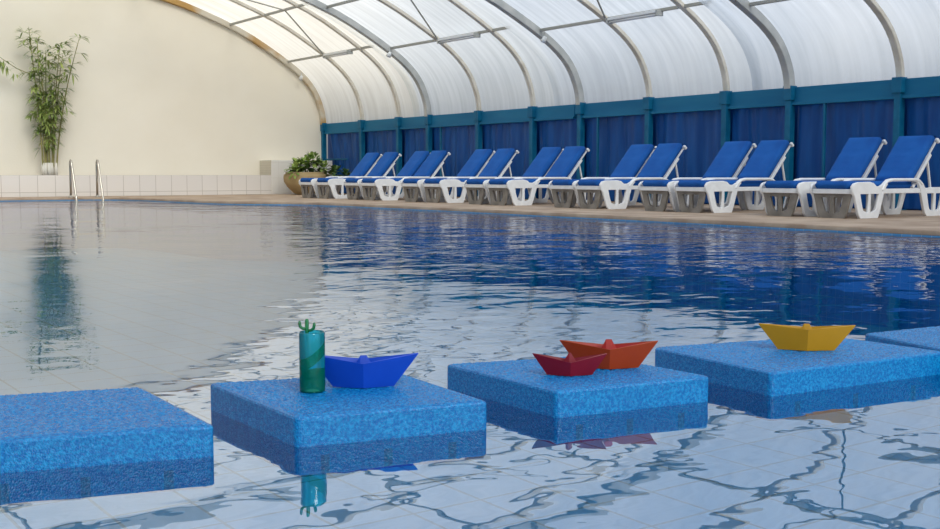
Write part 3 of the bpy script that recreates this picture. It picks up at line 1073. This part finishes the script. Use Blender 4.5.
# ------------------------------------------------------------------ paper boats
def paper_boat(L, h, beam, dip, bfrac, peak, hull_m, in_m, loc, rz, label, name='paper_boat'):
    root = empty(name, loc, rz)
    z0 = 0.0008
    def solid(bm, th=0.0009):
        bmesh.ops.recalc_face_normals(bm, faces=bm.faces)
        bmesh.ops.solidify(bm, geom=bm.faces[:], thickness=th)
    def hull(bm, sc, zl, zoff):
        tl = bm.verts.new((-L / 2 * sc, 0, h * zl))
        tr = bm.verts.new((L / 2 * sc, 0, h * zl))
        bl = bm.verts.new((-L * bfrac / 2 * sc, 0, z0 + zoff))
        br = bm.verts.new((L * bfrac / 2 * sc, 0, z0 + zoff))
        lo = []
        for s in (-1, 1):
            ml = bm.verts.new((0, s * beam / 2 * sc, h * dip * zl))
            bmid = bm.verts.new((0, s * beam / 2 * sc / (1 + dip * (1 / bfrac - 1)), z0 + zoff))
            bm.faces.new((tl, bl, bmid, ml))
            bm.faces.new((ml, bmid, br, tr))
            lo.append(bmid)
        bm.faces.new((bl, lo[0], br, lo[1]))
    bm = bmesh.new()
    hull(bm, 1.0, 1.0, 0.0)
    bmesh.ops.triangulate(bm, faces=bm.faces[:])
    solid(bm)
    obj('hull', bm, hull_m, root)
    # turned-in lining: strips just inside each side, falling from the rim to the middle of the boat
    bm = bmesh.new()
    for s in (-1, 1):
        tl = bm.verts.new((-L * 0.47, s * beam * 0.02, h * 0.965))
        tr = bm.verts.new((L * 0.47, s * beam * 0.02, h * 0.965))
        ml = bm.verts.new((0, s * (beam / 2 - 0.004), h * dip * 0.985))
        cl = bm.verts.new((-L * 0.30, s * beam * 0.05, h * 0.40))
        crr = bm.verts.new((L * 0.30, s * beam * 0.05, h * 0.40))
        cm = bm.verts.new((0, s * beam * 0.13, h * 0.24))
        bm.faces.new((tl, cl, cm, ml))
        bm.faces.new((ml, cm, crr, tr))
    bmesh.ops.triangulate(bm, faces=bm.faces[:])
    solid(bm, 0.0007)
    obj('lining', bm, in_m, root)
    # middle peak: a folded triangle standing in the hull
    bm = bmesh.new()
    bw, bz = L * 0.125, h * 0.36
    tw = L * (0.028 if L > 0.2 else 0.010)
    l_ = bm.verts.new((-bw, 0, bz))
    r_ = bm.verts.new((bw, 0, bz))
    for sd in (-1, 1):
        a1 = bm.verts.new((-tw, sd * 0.0016, h * peak))
        a2 = bm.verts.new((tw, sd * 0.0016, h * peak))
        m1 = bm.verts.new((-tw, sd * beam * 0.14, bz))
        m2 = bm.verts.new((tw, sd * beam * 0.14, bz))
        bm.faces.new((l_, m1, a1))
        bm.faces.new((m1, m2, a2, a1))
        bm.faces.new((m2, r_, a2))
    bmesh.ops.recalc_face_normals(bm, faces=bm.faces)
    bmesh.ops.solidify(bm, geom=bm.faces[:], thickness=0.0008)
    obj('peak', bm, in_m, root)
    tag(root, label, 'paper boat', 'folded paper boats on the floats')
    return root
BZ = FZ + 0.0022
def at(x, y):
    return (x * K, y * K, BZ)
paper_boat(0.250, 0.075, 0.074, 0.78, 0.55, 0.96, M['paper_blue'], M['paper_blue'], at(1.309, 2.276), math.radians(-31), 'blue folded paper boat beside the teal tumbler')
paper_boat(0.180, 0.052, 0.058, 0.66, 0.60, 1.05, M['paper_red'], M['paper_red'], at(1.812, 2.108), math.radians(-36), 'small crimson paper boat in front of the larger orange-red one')
paper_boat(0.245, 0.068, 0.084, 0.76, 0.60, 1.05, M['paper_orange'], M['paper_scarlet'], at(1.965, 2.130), math.radians(-38), 'larger orange-red paper boat behind the small crimson one')
paper_boat(0.258, 0.070, 0.064, 0.86, 0.58, 1.04, M['paper_yellow'], M['paper_yellow'], at(2.630, 2.015), math.radians(-44), 'mustard yellow folded paper boat on the second float from the right')

# ------------------------------------------------------------------ tumbler and cactus stirrer
def glass_mat():
    m = bpy.data.materials.new('teal_tumbler_glass')
    m.use_nodes = True
    n, l = m.node_tree.nodes, m.node_tree.links
    n.clear()
    out = n.new('ShaderNodeOutputMaterial')
    tc = n.new('ShaderNodeTexCoord')
    sp = n.new('ShaderNodeSeparateXYZ')
    l.new(tc.outputs['Object'], sp.inputs[0])
    def mth(op, a, b_):
        q = n.new('ShaderNodeMath')
        q.operation = op
        for i, v in enumerate((a, b_)):
            if v is None:
                continue
            if isinstance(v, (int, float)):
                q.inputs[i].default_value = v
            else:
                l.new(v, q.inputs[i])
        return q.outputs[0]
    ang = mth('ARCTAN2', sp.outputs['Y'], sp.outputs['X'])
    w1 = mth('MULTIPLY', mth('SINE', mth('ADD', ang, 0.55), None), 0.022)
    w2 = mth('MULTIPLY', mth('SINE', mth('ADD', ang, 2.2), None), 0.010)
    e1 = mth('ADD', w1, 0.096)     # upper edge of the upper green band
    e2 = mth('ADD', w1, 0.069)     # lower edge of it
    e3 = mth('ADD', w2, 0.046)     # top of the lower green hill
    z = sp.outputs['Z']
    def soft(e, d=0.0015):
        q = n.new('ShaderNodeMapRange')
        q.inputs['From Min'].default_value = -d
        q.inputs['From Max'].default_value = d
        l.new(mth('SUBTRACT', e, z), q.inputs['Value'])
        return q.outputs[0]        # 1 below the edge
    b1, b2, b3 = soft(e1), soft(e2), soft(e3)
    def mixc(f, a, b_):
        q = n.new('ShaderNodeMix')
        q.data_type = 'RGBA'
        l.new(f, q.inputs['Factor'])
        for nm, v in (('A', a), ('B', b_)):
            if isinstance(v, tuple):
                q.inputs[nm].default_value = (*v, 1)
            else:
                l.new(v, q.inputs[nm])
        return q.outputs['Result']
    col = mixc(b1, (0.04, 0.66, 0.80), (0.0, 0.48, 0.36))
    col = mixc(b2, col, (0.02, 0.66, 0.95))
    col = mixc(b3, col, (0.0, 0.44, 0.30))
    tp = n.new('ShaderNodeBsdfTransparent')
    df = n.new('ShaderNodeBsdfTranslucent')
    dd = n.new('ShaderNodeBsdfDiffuse')
    for s in (df, dd):
        l.new(col, s.inputs['Color'])
    lt = n.new('ShaderNodeMix')
    lt.data_type = 'RGBA'
    lt.inputs['Factor'].default_value = 0.30
    lt.inputs['B'].default_value = (0.8, 1, 1, 1)
    l.new(col, lt.inputs['A'])
    l.new(lt.outputs['Result'], tp.inputs['Color'])
    a1 = n.new('ShaderNodeMixShader')
    a1.inputs[0].default_value = 0.5
    l.new(df.outputs[0], a1.inputs[1])
    l.new(dd.outputs[0], a1.inputs[2])
    a2 = n.new('ShaderNodeMixShader')
    a2.inputs[0].default_value = 0.36
    l.new(tp.outputs[0], a2.inputs[1])
    l.new(a1.outputs[0], a2.inputs[2])
    gl = n.new('ShaderNodeBsdfGlossy')
    gl.inputs['Roughness'].default_value = 0.06
    fr = n.new('ShaderNodeFresnel')
    fr.inputs['IOR'].default_value = 1.45
    a3 = n.new('ShaderNodeMixShader')
    l.new(fr.outputs[0], a3.inputs[0])
    l.new(a2.outputs[0], a3.inputs[1])
    l.new(gl.outputs[0], a3.inputs[2])
    l.new(a3.outputs[0], out.inputs[0])
    return m
cx, cy, cz = at(1.185, 2.300)
r = 0.0285
bm = bmesh.new()
lathe(bm, [(0.0, 0.0), (r - 0.003, 0.0), (r - 0.0005, 0.002), (r, 0.006), (r, 0.130), (r - 0.001, 0.1335), (r - 0.002, 0.1335), (r - 0.0026, 0.130), (r - 0.0026, 0.012), (0.0, 0.010)], 48)
cup = obj('tumbler', bm, glass_mat(), None, True)
cup.location = (cx, cy, cz)
cup.rotation_euler = (0, 0, math.radians(-60))
tag(cup, 'tall teal tumbler with wavy green bands on the second float', 'tumbler')

cac = empty('cactus_stirrer', (cx - 0.010, cy + 0.004, cz + 0.0115))
M['cactus'] = noise_col(mat('dark_green_plastic', rough=0.4), (0.0, 0.11, 0.035), (0.005, 0.17, 0.055), 60, 2)
ca, sa = math.cos(math.radians(-32)), math.sin(math.radians(-32))
def cpt(u, z, w=0.0):
    return (u * ca, u * sa, z)
bm = bmesh.new()
tube(bm, [cpt(0.004, 0.0), cpt(0.0, 0.125)], 0.0028, 8)
obj('stick', bm, M['cactus'], cac, True)
bm = bmesh.new()
taper_tube(bm, [cpt(0, 0.10), cpt(0, 0.125), cpt(0, 0.146), cpt(0, 0.1495), cpt(0, 0.151)], [0.003, 0.0042, 0.0042, 0.003, 0.001], 10)
obj('cactus_trunk', bm, M['cactus'], cac, True)
for s, zz in ((-1, 0.128), (1, 0.124)):
    bm = bmesh.new()
    taper_tube(bm, [cpt(0, zz), cpt(s * 0.009, zz + 0.001), cpt(s * 0.0145, zz + 0.005), cpt(s * 0.016, zz + 0.012), cpt(s * 0.016, zz + 0.0165), cpt(s * 0.016, zz + 0.0185)],
               [0.003, 0.0034, 0.0035, 0.0034, 0.0028, 0.001], 10)
    obj('cactus_arm', bm, M['cactus'], cac, True)
tag(cac, 'green cactus-shaped stirrer standing in the teal tumbler', 'stirrer')
